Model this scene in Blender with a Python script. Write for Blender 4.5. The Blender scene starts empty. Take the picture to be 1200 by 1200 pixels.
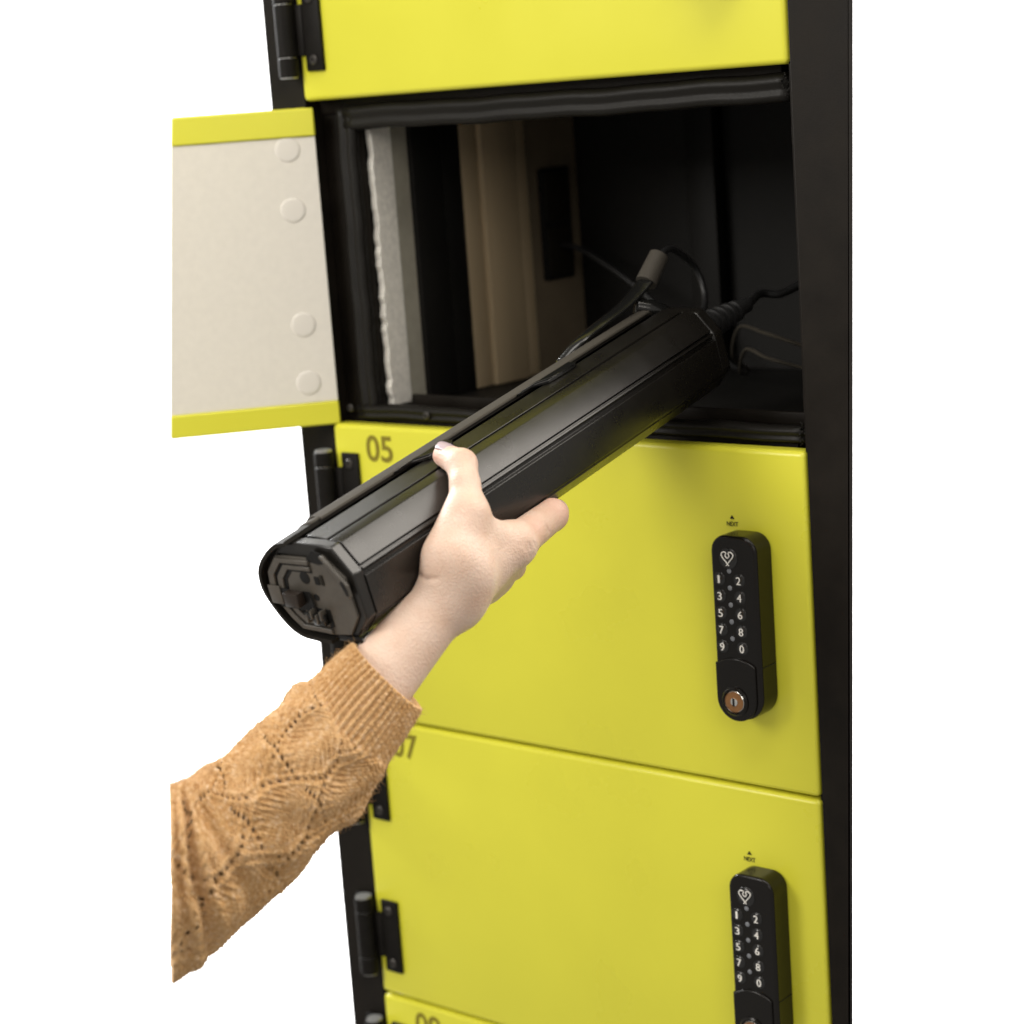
import bpy, bmesh, math, random
import numpy as np
from mathutils import Vector, Matrix, Euler

random.seed(5)
rng = np.random.default_rng(5)
scene = bpy.context.scene
COL = scene.collection

# ------------------------------------------------------------------ camera
cam_data = bpy.data.cameras.new('camera')
cam = bpy.data.objects.new('camera', cam_data)
COL.objects.link(cam)
cam.location = (1.2417, -1.2384, 0.2588)
cam.rotation_euler = Euler((1.3741, 0.071, 0.6887), 'XYZ')
cam_data.sensor_width = 36.0
cam_data.lens = 72.84
cam_data.clip_start = 0.05
cam_data.clip_end = 60.0
cam_data.dof.use_dof = True
cam_data.dof.focus_distance = 1.42
cam_data.dof.aperture_fstop = 5.6
scene.camera = cam

# ------------------------------------------------------------------ world, lamps, exposure
world = bpy.data.worlds.new('World')
scene.world = world
world.use_nodes = True
world.node_tree.nodes['Background'].inputs[0].default_value = (1.0, 0.95, 0.88, 1)
world.node_tree.nodes['Background'].inputs[1].default_value = 0.39
scene.view_settings.view_transform = 'Standard'
scene.view_settings.look = 'None'
scene.view_settings.exposure = 0.0
scene.view_settings.gamma = 1.0


def area(name, loc, target, size, size_y, power, color=(1, 1, 1)):
    d = bpy.data.lights.new(name, 'AREA')
    d.shape = 'RECTANGLE'
    d.size, d.size_y, d.energy, d.color = size, size_y, power, color
    o = bpy.data.objects.new(name, d)
    COL.objects.link(o)
    o.location = loc
    o.rotation_euler = (Vector(target) - Vector(loc)).to_track_quat('-Z', 'Y').to_euler()
    return o


area('key_softbox', (-0.55, -2.3, 1.15), (0.25, -0.1, -0.20), 1.1, 1.1, 43, (1.0, 0.96, 0.90))
area('overhead_panel', (0.75, -0.75, 1.75), (0.3, -0.15, 0.0), 1.3, 0.8, 16, (1.0, 0.95, 0.88))
area('overhead_panel', (1.45, 0.75, 1.55), (0.4, -0.3, 0.0), 1.6, 1.6, 50, (1.0, 0.93, 0.84))  # unseen panel added where the battery's slanted facet reflects it as grey sheen
area('side_fill', (2.1, -1.5, 0.9), (0.4, 0.0, -0.1), 0.9, 0.9, 10, (1.0, 0.94, 0.86))  # unseen fill added to brighten the right side of the doors
# lamps that wash the white backdrop behind the cabinet
area('backdrop_lamp', (-3.0, 0.2, 1.6), (-1.6, 2.6, -0.2), 1.2, 1.2, 260)
area('backdrop_lamp', (1.2, 2.2, 1.9), (-0.6, 3.4, -0.2), 1.2, 1.2, 260)
area('backdrop_lamp', (-1.1, 1.6, -2.0), (-1.2, 2.6, -0.9), 1.6, 0.8, 200)


# ------------------------------------------------------------------ materials
def mat(name, base, rough=0.5, spec=0.5, metal=0.0, vary=0.0, vscale=40.0, bump=0.0, bscale=300.0,
        coat=0.0, rvary=0.0, stretch=(1, 1, 1), second=None, sss=0.0):
    m = bpy.data.materials.new(name)
    m.use_nodes = True
    nt = m.node_tree
    b = nt.nodes['Principled BSDF']
    b.inputs['Base Color'].default_value = (*base, 1)
    b.inputs['Roughness'].default_value = rough
    b.inputs['Specular IOR Level'].default_value = spec
    b.inputs['Metallic'].default_value = metal
    b.inputs['Coat Weight'].default_value = coat
    b.inputs['Coat Roughness'].default_value = 0.15
    tc = nt.nodes.new('ShaderNodeTexCoord')
    mp = nt.nodes.new('ShaderNodeMapping')
    mp.inputs['Scale'].default_value = stretch
    nt.links.new(tc.outputs['Object'], mp.inputs['Vector'])
    if vary or rvary or second:
        n = nt.nodes.new('ShaderNodeTexNoise')
        n.inputs['Scale'].default_value = vscale
        n.inputs['Detail'].default_value = 5
        nt.links.new(mp.outputs[0], n.inputs['Vector'])
        if vary or second:
            r = nt.nodes.new('ShaderNodeValToRGB')
            lo = [max(0, c * (1 - vary)) for c in base]
            hi = list(second) if second else [min(1, c * (1 + vary)) for c in base]
            r.color_ramp.elements[0].position = 0.32
            r.color_ramp.elements[1].position = 0.68
            r.color_ramp.elements[0].color = (*lo, 1)
            r.color_ramp.elements[1].color = (*hi, 1)
            nt.links.new(n.outputs['Fac'], r.inputs[0])
            nt.links.new(r.outputs[0], b.inputs['Base Color'])
        if rvary:
            mr = nt.nodes.new('ShaderNodeMapRange')
            mr.inputs['From Min'].default_value = 0.3
            mr.inputs['From Max'].default_value = 0.7
            mr.inputs['To Min'].default_value = max(0.02, rough - rvary)
            mr.inputs['To Max'].default_value = min(1, rough + rvary)
            nt.links.new(n.outputs['Fac'], mr.inputs['Value'])
            nt.links.new(mr.outputs[0], b.inputs['Roughness'])
    if bump:
        n2 = nt.nodes.new('ShaderNodeTexNoise')
        n2.inputs['Scale'].default_value = bscale
        n2.inputs['Detail'].default_value = 3
        nt.links.new(mp.outputs[0], n2.inputs['Vector'])
        bp = nt.nodes.new('ShaderNodeBump')
        bp.inputs['Strength'].default_value = bump
        bp.inputs['Distance'].default_value = 0.001
        nt.links.new(n2.outputs['Fac'], bp.inputs['Height'])
        nt.links.new(bp.outputs[0], b.inputs['Normal'])
    if sss:
        b.inputs['Subsurface Weight'].default_value = sss
        b.inputs['Subsurface Radius'].default_value = (1.0, 0.35, 0.2)
        b.inputs['Subsurface Scale'].default_value = 0.004
    return m


M = {}
M['yellow'] = mat('yellow_paint', (0.71, 0.685, 0.05), 0.30, 0.5, vary=0.025, vscale=9, bump=0.05, bscale=900, rvary=0.05)
M['black_metal'] = mat('black_powder_coat', (0.0095, 0.0075, 0.0055), 0.50, 0.14, vary=0.25, vscale=30, bump=0.12, bscale=1400, rvary=0.06)
M['interior'] = mat('black_interior_sheet', (0.009, 0.0085, 0.0075), 0.55, 0.2, vary=0.2, vscale=14)
M['rubber'] = mat('black_rubber', (0.008, 0.007, 0.0055), 0.45, 0.22, bump=0.2, bscale=700, stretch=(1, 1, 1))
M['hinge'] = mat('hinge_black', (0.008, 0.007, 0.006), 0.5, 0.12, vary=0.2, vscale=60)
M['steel'] = mat('zinc_steel', (0.62, 0.62, 0.60), 0.35, 0.5, metal=0.9, vary=0.1, vscale=300)
M['dark_steel'] = mat('dark_screw', (0.06, 0.055, 0.05), 0.35, 0.5, metal=0.6)
M['cream'] = mat('cream_insulation_board', (0.75, 0.715, 0.64), 0.7, 0.2, vary=0.02, vscale=160, bump=0.12, bscale=500)
M['cap'] = mat('grey_plastic_cap', (0.735, 0.70, 0.635), 0.65, 0.25)
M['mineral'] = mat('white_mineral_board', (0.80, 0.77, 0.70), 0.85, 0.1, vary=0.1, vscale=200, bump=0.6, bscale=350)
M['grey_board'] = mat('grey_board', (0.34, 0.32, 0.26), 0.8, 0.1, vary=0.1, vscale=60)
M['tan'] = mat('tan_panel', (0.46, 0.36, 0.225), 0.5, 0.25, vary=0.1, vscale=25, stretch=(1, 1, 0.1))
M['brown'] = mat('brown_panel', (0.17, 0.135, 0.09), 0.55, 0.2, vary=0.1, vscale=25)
M['print'] = mat('olive_print', (0.23, 0.19, 0.016), 0.5, 0.3)
M['ink'] = mat('black_print', (0.012, 0.010, 0.006), 0.5, 0.3)
M['lock'] = mat('satin_black_plastic', (0.006, 0.005, 0.004), 0.20, 0.30, bump=0.05, bscale=1500)
M['button'] = mat('glossy_black_button', (0.010, 0.010, 0.010), 0.12, 0.6)
M['white_print'] = mat('white_print', (0.85, 0.83, 0.78), 0.5, 0.3)
M['led'] = mat('grey_indicator', (0.20, 0.21, 0.23), 0.3, 0.5)
M['brass'] = mat('brown_key_disc', (0.30, 0.145, 0.055), 0.34, 0.5, metal=0.5, vary=0.1, vscale=600)
M['chrome'] = mat('key_cylinder_chrome', (0.75, 0.75, 0.72), 0.2, 0.5, metal=1.0)
M['bat'] = mat('black_anodised_aluminium', (0.008, 0.007, 0.0056), 0.29, 0.6, bump=0.06, bscale=1600, rvary=0.04, vary=0.1, vscale=40)
M['bat_gloss'] = mat('gloss_black_plastic', (0.008, 0.008, 0.0075), 0.16, 0.55, bump=0.03, bscale=800)
M['bat_plastic'] = mat('dark_grey_plastic', (0.075, 0.067, 0.056), 0.34, 0.5, bump=0.1, bscale=1400, vary=0.1, vscale=120)
M['bat_rail'] = mat('satin_grey_rail', (0.055, 0.049, 0.040), 0.6, 0.15, bump=0.1, bscale=1400)
M['bat_shell'] = mat('matt_black_shell', (0.014, 0.0125, 0.010), 0.55, 0.15, bump=0.08, bscale=1400)
M['bat_tongue'] = mat('brown_black_plastic', (0.022, 0.016, 0.012), 0.35, 0.4)
M['bat_dark'] = mat('recess_black_plastic', (0.006, 0.006, 0.006), 0.5, 0.3)
M['cable'] = mat('black_cable', (0.012, 0.012, 0.012), 0.42, 0.4)
M['grey_cable'] = mat('grey_cable', (0.05, 0.044, 0.034), 0.5, 0.3)
M['wall'] = mat('white_backdrop_paper', (0.9, 0.9, 0.9), 0.95, 0.0)
M['nail'] = mat('pale_nail', (0.42, 0.335, 0.36), 0.25, 0.4)


def skin_material():
    m = mat('skin', (0.70, 0.475, 0.335), 0.46, 0.30, sss=0.10)
    nt = m.node_tree
    b = nt.nodes['Principled BSDF']
    tc = nt.nodes.new('ShaderNodeTexCoord')
    n = nt.nodes.new('ShaderNodeTexNoise')
    n.inputs['Scale'].default_value = 55
    n.inputs['Detail'].default_value = 4
    nt.links.new(tc.outputs['Object'], n.inputs['Vector'])
    r = nt.nodes.new('ShaderNodeValToRGB')
    r.color_ramp.elements[0].position = 0.3
    r.color_ramp.elements[1].position = 0.7
    r.color_ramp.elements[0].color = (0.62, 0.435, 0.33, 1)
    r.color_ramp.elements[1].color = (0.70, 0.535, 0.435, 1)
    nt.links.new(n.outputs['Fac'], r.inputs[0])
    at = nt.nodes.new('ShaderNodeAttribute')
    at.attribute_name = 'flush'
    mx = nt.nodes.new('ShaderNodeMixRGB')
    mx.inputs['Color2'].default_value = (0.60, 0.27, 0.19, 1)
    nt.links.new(at.outputs['Fac'], mx.inputs['Fac'])
    nt.links.new(r.outputs[0], mx.inputs['Color1'])
    nt.links.new(mx.outputs[0], b.inputs['Base Color'])
    v = nt.nodes.new('ShaderNodeTexVoronoi')
    v.inputs['Scale'].default_value = 700
    n2 = nt.nodes.new('ShaderNodeTexNoise')
    n2.inputs['Scale'].default_value = 420
    n2.inputs['Detail'].default_value = 6
    ad = nt.nodes.new('ShaderNodeMath')
    nt.links.new(tc.outputs['Object'], v.inputs['Vector'])
    nt.links.new(tc.outputs['Object'], n2.inputs['Vector'])
    nt.links.new(v.outputs['Distance'], ad.inputs[0])
    nt.links.new(n2.outputs['Fac'], ad.inputs[1])
    bp = nt.nodes.new('ShaderNodeBump')
    bp.inputs['Strength'].default_value = 0.33
    bp.inputs['Distance'].default_value = 0.0009
    nt.links.new(ad.outputs[0], bp.inputs['Height'])
    nt.links.new(bp.outputs[0], b.inputs['Normal'])
    return m


def wool_material(name):
    m = bpy.data.materials.new(name)
    m.use_nodes = True
    nt = m.node_tree
    b = nt.nodes['Principled BSDF']
    b.inputs['Roughness'].default_value = 0.95
    b.inputs['Specular IOR Level'].default_value = 0.1
    b.inputs['Sheen Weight'].default_value = 0.25
    b.inputs['Sheen Roughness'].default_value = 0.5
    b.inputs['Sheen Tint'].default_value = (1.0, 0.8, 0.6, 1)
    tc = nt.nodes.new('ShaderNodeTexCoord')
    n = nt.nodes.new('ShaderNodeTexNoise')
    n.inputs['Scale'].default_value = 330
    n.inputs['Detail'].default_value = 6
    n.inputs['Roughness'].default_value = 0.7
    nt.links.new(tc.outputs['Object'], n.inputs['Vector'])
    r = nt.nodes.new('ShaderNodeValToRGB')
    e = r.color_ramp.elements
    e[0].position, e[0].color = 0.30, (0.36, 0.18, 0.062, 1)
    e[1].position, e[1].color = 0.72, (0.76, 0.60, 0.44, 1)
    k = e.new(0.52)
    k.color = (0.565, 0.345, 0.15, 1)
    nt.links.new(n.outputs['Fac'], r.inputs[0])
    n3 = nt.nodes.new('ShaderNodeTexNoise')
    n3.inputs['Scale'].default_value = 45
    n3.inputs['Detail'].default_value = 4
    nt.links.new(tc.outputs['Object'], n3.inputs['Vector'])
    mx = nt.nodes.new('ShaderNodeMixRGB')
    mx.blend_type = 'MIX'
    mx.inputs['Color2'].default_value = (0.59, 0.39, 0.21, 1)
    mr = nt.nodes.new('ShaderNodeMapRange')
    mr.inputs['From Min'].default_value = 0.4
    mr.inputs['From Max'].default_value = 0.75
    mr.inputs['To Max'].default_value = 0.55
    nt.links.new(n3.outputs['Fac'], mr.inputs['Value'])
    nt.links.new(mr.outputs[0], mx.inputs['Fac'])
    nt.links.new(r.outputs[0], mx.inputs['Color1'])
    nt.links.new(mx.outputs[0], b.inputs['Base Color'])
    n2 = nt.nodes.new('ShaderNodeTexNoise')
    n2.inputs['Scale'].default_value = 900
    n2.inputs['Detail'].default_value = 4
    nt.links.new(tc.outputs['Object'], n2.inputs['Vector'])
    bp = nt.nodes.new('ShaderNodeBump')
    bp.inputs['Strength'].default_value = 0.55
    bp.inputs['Distance'].default_value = 0.001
    nt.links.new(n2.outputs['Fac'], bp.inputs['Height'])
    nt.links.new(bp.outputs[0], b.inputs['Normal'])
    return m


M['skin'] = skin_material()
M['wool'] = wool_material('orange_tan_wool')


# ------------------------------------------------------------------ helpers
def link(name, me, material, parent=None, smooth=False):
    if material is not None and not me.materials:
        me.materials.append(material)
    o = bpy.data.objects.new(name, me)
    COL.objects.link(o)
    if parent is not None:
        o.parent = parent
    if smooth:
        me.polygons.foreach_set('use_smooth', [True] * len(me.polygons))
    return o


def empty(name, loc=(0, 0, 0)):
    o = bpy.data.objects.new(name, None)
    COL.objects.link(o)
    o.location = loc
    o.empty_display_size = 0.05
    return o


def tag(o, label, cat, group=None):
    o['label'] = label
    o['category'] = cat
    if group:
        o['group'] = group
    return o


def from_bm(name, bm, material, parent=None, smooth=False, angle=None):
    me = bpy.data.meshes.new(name)
    bmesh.ops.recalc_face_normals(bm, faces=bm.faces[:])
    bm.to_mesh(me)
    bm.free()
    o = link(name, me, material, parent, smooth)
    if angle:
        me.polygons.foreach_set('use_smooth', [True] * len(me.polygons))
        me.set_sharp_from_angle(angle=math.radians(angle))
    return o


def add_box(bm, x0, x1, y0, y1, z0, z1, bevel=0.0, seg=2, mtx=None):
    r = bmesh.ops.create_cube(bm, size=1.0)
    vs = r['verts']
    for v in vs:
        v.co = Vector((x0 + (v.co.x + .5) * (x1 - x0), y0 + (v.co.y + .5) * (y1 - y0), z0 + (v.co.z + .5) * (z1 - z0)))
    if bevel:
        es = list({e for v in vs for e in v.link_edges})
        r = bmesh.ops.bevel(bm, geom=es, offset=bevel, segments=seg, profile=0.5, affect='EDGES')
        vs = list(set(r['verts']) | {v for v in vs if v.is_valid})
    if mtx is not None:
        allv = [v for v in vs if v.is_valid]
        for v in allv:
            v.co = mtx @ v.co
    return vs


def box(name, x0, x1, y0, y1, z0, z1, material, parent=None, bevel=0.0, seg=2):
    bm = bmesh.new()
    add_box(bm, x0, x1, y0, y1, z0, z1, bevel, seg)
    return from_bm(name, bm, material, parent, angle=40 if bevel else None)


def add_prism(bm, pts, d0, d1, axis='y'):
    """closed 2-D outline (x,z) extruded along y (or (x,y) along z)"""
    f = (lambda p, d: (p[0], d, p[1])) if axis == 'y' else (lambda p, d: (p[0], p[1], d))
    a = [bm.verts.new(f(p, d0)) for p in pts]
    b = [bm.verts.new(f(p, d1)) for p in pts]
    n = len(pts)
    bm.faces.new(a)
    bm.faces.new(b[::-1])
    for i in range(n):
        bm.faces.new((a[i], b[i], b[(i + 1) % n], a[(i + 1) % n]))
    return a, b


def prism(name, pts, d0, d1, material, parent=None, bevel=0.0, axis='y', seg=2, angle=35):
    bm = bmesh.new()
    add_prism(bm, pts, d0, d1, axis)
    bmesh.ops.recalc_face_normals(bm, faces=bm.faces[:])
    o = from_bm(name, bm, material, parent, angle=angle)
    if bevel:
        md = o.modifiers.new('bevel', 'BEVEL')
        md.width = bevel
        md.segments = seg
        md.limit_method = 'ANGLE'
        md.angle_limit = math.radians(30)
    return o


def add_cyl(bm, p0, p1, r0, r1=None, n=24, cap=True):
    r1 = r0 if r1 is None else r1
    p0, p1 = Vector(p0), Vector(p1)
    d = (p1 - p0).normalized()
    u = d.orthogonal().normalized()
    w = d.cross(u)
    A = [bm.verts.new(p0 + (u * math.cos(t) + w * math.sin(t)) * r0) for t in [2 * math.pi * i / n for i in range(n)]]
    B = [bm.verts.new(p1 + (u * math.cos(t) + w * math.sin(t)) * r1) for t in [2 * math.pi * i / n for i in range(n)]]
    for i in range(n):
        bm.faces.new((A[i], A[(i + 1) % n], B[(i + 1) % n], B[i]))
    if cap:
        bm.faces.new(A[::-1])
        bm.faces.new(B)


def cyl(name, p0, p1, r0, material, parent=None, r1=None, n=24):
    bm = bmesh.new()
    add_cyl(bm, p0, p1, r0, r1, n)
    return from_bm(name, bm, material, parent, angle=40)


def lathe(bm, origin, axis, prof, n=28):
    """prof: (radius, height) list, first and last closed"""
    o, d = Vector(origin), Vector(axis).normalized()
    u = d.orthogonal().normalized()
    w = d.cross(u)
    rings = []
    for r, h in prof:
        rings.append([bm.verts.new(o + d * h + (u * math.cos(2 * math.pi * i / n) + w * math.sin(2 * math.pi * i / n)) * r) for i in range(n)])
    for a, b in zip(rings, rings[1:]):
        for i in range(n):
            bm.faces.new((a[i], a[(i + 1) % n], b[(i + 1) % n], b[i]))
    bm.faces.new(rings[0][::-1])
    bm.faces.new(rings[-1])


def catmull(pts, n):
    pts = [Vector(p) for p in pts]
    P = [pts[0] * 2 - pts[1]] + pts + [pts[-1] * 2 - pts[-2]]
    out = []
    for i in range(1, len(P) - 2):
        for k in range(n):
            t = k / n
            a, b, c, d = P[i - 1], P[i], P[i + 1], P[i + 2]
            out.append(0.5 * ((2 * b) + (c - a) * t + (2 * a - 5 * b + 4 * c - d) * t * t + (3 * b - a - 3 * c + d) * t ** 3))
    out.append(pts[-1])
    return out


def add_tube(bm, pts, rad, n=12):
    rr = rad if isinstance(rad, (list, tuple)) else [rad] * len(pts)
    rings = []
    up = None
    for i, p in enumerate(pts):
        d = (pts[min(i + 1, len(pts) - 1)] - pts[max(i - 1, 0)]).normalized()
        if up is None:
            up = d.orthogonal().normalized()
        up = (up - d * up.dot(d)).normalized()
        w = d.cross(up)
        rings.append([bm.verts.new(p + (up * math.cos(2 * math.pi * k / n) + w * math.sin(2 * math.pi * k / n)) * rr[i]) for k in range(n)])
    for a, b in zip(rings, rings[1:]):
        for i in range(n):
            bm.faces.new((a[i], a[(i + 1) % n], b[(i + 1) % n], b[i]))
    bm.faces.new(rings[0][::-1])
    bm.faces.new(rings[-1])


def tube(name, ctrl, rad, material, parent=None, n=12, steps=10):
    bm = bmesh.new()
    add_tube(bm, catmull(ctrl, steps), rad, n)
    return from_bm(name, bm, material, parent, smooth=True)


def text_mesh(body, width, height, depth=0.0, bold=0.0, twice=0.0):
    """lettering as a mesh fitted to width x height in the x-z plane, facing -y, centred"""
    cu = bpy.data.curves.new('lettering', 'FONT')
    cu.body = body
    cu.extrude = 0.0
    cu.offset = bold
    ob = bpy.data.objects.new('lettering', cu)
    COL.objects.link(ob)
    dg = bpy.context.evaluated_depsgraph_get()
    me = bpy.data.meshes.new_from_object(ob.evaluated_get(dg))
    bpy.data.objects.remove(ob)
    co = np.zeros(len(me.vertices) * 3)
    me.vertices.foreach_get('co', co)
    co = co.reshape(-1, 3)
    lo, hi = co.min(0), co.max(0)
    q = np.zeros_like(co)
    q[:, 0] = ((co[:, 0] - lo[0]) / (hi[0] - lo[0]) - .5) * width
    q[:, 2] = ((co[:, 1] - lo[1]) / (hi[1] - lo[1]) - .5) * height
    me.vertices.foreach_set('co', q.ravel())
    me.update()
    if twice:                                  # a second pass, shifted, thickens the strokes
        bm = bmesh.new()
        bm.from_mesh(me)
        r = bmesh.ops.duplicate(bm, geom=bm.verts[:] + bm.edges[:] + bm.faces[:])
        for v in r['geom']:
            if isinstance(v, bmesh.types.BMVert):
                v.co += Vector((twice, -0.00004, 0))
        bm.to_mesh(me)
        bm.free()
    return me


def lettering(name, body, x, y, z, width, height, material, parent, bold=0.0, twice=0.0):
    o = link(name, text_mesh(body, width, height, bold=bold, twice=twice), material, parent)
    o.location = (x, y, z)
    return o


# ------------------------------------------------------------------ the backdrop
vd = cam.matrix_basis.to_3x3() @ Vector((0, 0, -1))
bm = bmesh.new()
ctr = Vector((-1.0, 1.2, 0)) + Vector((vd.x, vd.y, 0)).normalized() * 1.9
side = Vector((vd.y, -vd.x, 0)).normalized()
prof = [(1.6, -3.2), (0.6, -3.15), (0.2, -2.9), (0.0, -2.4), (0.0, 3.5)]
back = Vector((vd.x, vd.y, 0)).normalized()
rows = [[bm.verts.new(ctr + side * sx - back * o + Vector((0, 0, z))) for (o, z) in prof] for sx in (-4.5, 4.5)]
for i in range(len(prof) - 1):
    bm.faces.new((rows[0][i], rows[0][i + 1], rows[1][i + 1], rows[1][i]))
bd = from_bm('backdrop', bm, M['wall'])
bd['kind'] = 'structure'

# ------------------------------------------------------------------ locker cabinet
W, H, G = 0.4678, 0.26, 0.0072
Z_TOP, Z_BOT = 2 * H + G + 0.012, -3 * H - 0.012
cab = tag(empty('locker_cabinet', (0.22, 0.02, Z_BOT)),
          'black steel battery locker cabinet with bright yellow doors and keypad locks', 'locker')
CO = Vector(cab.location)


def to_cab(o):
    """keep an object built in world coordinates in place below the cabinet root"""
    o.parent = cab
    o.matrix_parent_inverse = Matrix.Translation(-CO)
    return o


def cpart(o):
    return to_cab(o)


# frame stiles (the right-hand one narrows slightly downwards)
prof = [(-0.0430, Z_TOP), (-0.0030, Z_TOP), (-0.0030, Z_BOT), (-0.0470, Z_BOT)]
cpart(prism('frame_stile', prof, 0.004, 0.050, M['black_metal'], bevel=0.0015))


def rx(z):
    return 0.5184 + (z - 0.3071) * (0.5208 - 0.488) / (0.3071 + 0.4313)


prof = [(0.4708, Z_TOP), (rx(Z_TOP), Z_TOP), (rx(Z_BOT), Z_BOT), (0.4708, Z_BOT)]
cpart(prism('frame_stile', prof, -0.002, 0.004, M['black_metal'], bevel=0.0012))
cpart(box('frame_return', 0.4660, 0.4706, 0.0042, 0.0208, Z_BOT, Z_TOP, M['black_metal']))


def plan(y):
    """inner face of the right-hand side, which tapers towards the back"""
    return 0.4650 - 0.64 * (y - 0.022)


def tapered(name, y0, y1, z0, z1, x0, material, thick=None):
    xa, xb = plan(y0), plan(y1)
    pts = [(x0, y0), (xa, y0), (xb, y1), (x0, y1)] if thick is None else [(xa, y0), (xa + thick, y0), (xb + thick, y1), (xb, y1)]
    return cpart(prism(name, pts, z0, z1, material, axis='z'))


tapered('side_panel', 0.0212, 0.330, Z_BOT, Z_TOP, 0, M['black_metal'], 0.003)
cpart(box('side_panel', -0.0350, -0.0320, 0.051, 0.330, Z_BOT, Z_TOP, M['black_metal']))
cpart(box('back_panel', -0.0350, plan(0.330) + 0.002, 0.3305, 0.334, Z_BOT, Z_TOP, M['interior']))
tapered('top_panel', 0.022, 0.330, Z_TOP - 0.004, Z_TOP - 0.001, -0.0318, M['black_metal'])
tapered('bottom_panel', 0.022, 0.330, Z_BOT + 0.001, Z_BOT + 0.004, -0.0318, M['black_metal'])
for z in (-2 * H, -H, 0.0, H + G):
    tapered('shelf', 0.046, 0.330, z - 0.006, z + 0.006, -0.0318, M['interior'])

# the open compartment: rails, lips and rubber seals round its mouth
ZB, ZT = 0.0, H + G
cpart(box('cross_rail', -0.0025, 0.4500, 0.020, 0.045, ZB - 0.012, ZB + 0.0035, M['black_metal'], bevel=0.001))
cpart(box('cross_rail', -0.0025, 0.4500, 0.020, 0.045, ZT - 0.010, ZT + 0.012, M['black_metal'], bevel=0.001))
cpart(box('jamb', -0.0025, 0.0370, 0.0215, 0.030, ZB + 0.004, ZT - 0.0105, M['black_metal'], bevel=0.001))
cpart(box('jamb', 0.4560, 0.4690, 0.0202, 0.0212, ZB + 0.004, ZT - 0.0105, M['black_metal'], bevel=0.001))
for z in (-H, -2 * H):
    cpart(box('cross_rail', -0.0025, 0.4500, 0.021, 0.045, z - 0.012, z + 0.012, M['black_metal']))


def seal(name, p0, p1, normal, wide, sag=0.0):
    """D-shaped rubber profile with a crease, swept p0 -> p1, bulging towards normal"""
    p0, p1, nrm = Vector(p0), Vector(p1), Vector(normal).normalized()
    d = (p1 - p0).normalized()
    s = d.cross(nrm)
    sec = []
    for k in range(15):
        t = math.pi * k / 14
        h = math.sin(t) ** 0.7 * (0.0085 - 0.0030 * math.exp(-((k - 7.5) / 1.3) ** 2))
        sec.append((-math.cos(t) * wide / 2, h))
    bm = bmesh.new()
    rings = []
    N = 40
    for i in range(N + 1):
        u = i / N
        c = p0.lerp(p1, u)
        off = sag * math.sin(math.pi * u) + 0.0004 * math.sin(19 * u + 2) + 0.0003 * math.sin(43 * u)
        rings.append([bm.verts.new(c + s * (a + off) + nrm * b) for a, b in sec])
    for a, b in zip(rings, rings[1:]):
        for k in range(len(sec) - 1):
            bm.faces.new((a[k], a[k + 1], b[k + 1], b[k]))
        bm.faces.new((a[-1], a[0], b[0], b[-1]))
    bm.faces.new(rings[0])
    bm.faces.new(rings[-1][::-1])
    return cpart(from_bm(name, bm, M['rubber'], smooth=True))


seal('rubber_seal', (0.030, 0.0197, ZT - 0.0135), (0.4600, 0.0197, ZT - 0.0135), (0, -1, 0), 0.021, 0.0012)
seal('rubber_seal', (0.018, 0.0197, ZB + 0.0085), (0.4600, 0.0197, ZB + 0.0085), (0, -1, 0), 0.013)
seal('rubber_seal', (0.4635, 0.0205, ZB + 0.004), (0.4635, 0.0205, ZT - 0.004), (0, -1, 0), 0.010, 0.0008)
seal('rubber_seal', (0.029, 0.0205, ZB + 0.010), (0.029, 0.0205, ZT - 0.006), (0, -1, 0), 0.020)
# ragged glue beads at the mitred seal corners
for (gx, gz, s) in ((0.4565, ZT - 0.012, 1), (0.4570, ZB + 0.010, -1)):
    bm = bmesh.new()
    for k in range(16):
        r = random.uniform(0.0006, 0.0012)
        m = Matrix.Translation((gx + random.uniform(-0.003, 0.003) + k * 0.0003, 0.0112 + random.uniform(-0.001, 0.001), gz + s * (0.008 - k * 0.0011)))
        bmesh.ops.create_icosphere(bm, subdivisions=1, radius=r, matrix=m)
    cpart(from_bm('glue_bead', bm, M['rubber'], smooth=True))
# small screw heads on the sill
for (sx, sz) in ((0.0985, 0.0085), (0.012, 0.0115)):
    bm = bmesh.new()
    lathe(bm, (sx, 0.0115, sz), (0, -1, 0), [(0.0034, 0.0), (0.0034, 0.001), (0.0022, 0.002), (0.0012, 0.002), (0.0011, 0.001)], 20)
    cpart(from_bm('screw_head', bm, M['dark_steel'], angle=40))

# inside of the open compartment
tapered('floor_sheet', 0.047, 0.310, 0.0062, 0.0085, 0.0405, M['interior'])
cpart(box('floor_lip', 0.0500, 0.4500, 0.0470, 0.0520, 0.0087, 0.0190, M['black_metal'], bevel=0.0012))
bm = bmesh.new()
edge = [Vector((0.0435, 0.0310, z)) for z in np.linspace(0.012, ZT - 0.014, 46)]
L_, R_ = [], []
for i, v in enumerate(edge):
    jag = random.uniform(-0.0012, 0.0012)
    L_.append([bm.verts.new(v + Vector((0, jag, 0))), bm.verts.new(v + Vector((-0.006, jag, 0))),
               bm.verts.new(v + Vector((-0.006, 0.0235, 0))), bm.verts.new(v + Vector((0, 0.0235, 0)))])
for a, b in zip(L_, L_[1:]):
    for k in range(4):
        bm.faces.new((a[k], a[(k + 1) % 4], b[(k + 1) % 4], b[k]))
bm.faces.new(L_[0]); bm.faces.new(L_[-1][::-1])
cpart(from_bm('insulation_board', bm, M['mineral']))
cpart(box('insulation_edge', 0.0385, 0.0425, 0.0550, 0.0745, 0.010, ZT - 0.014, M['grey_board']))
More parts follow.
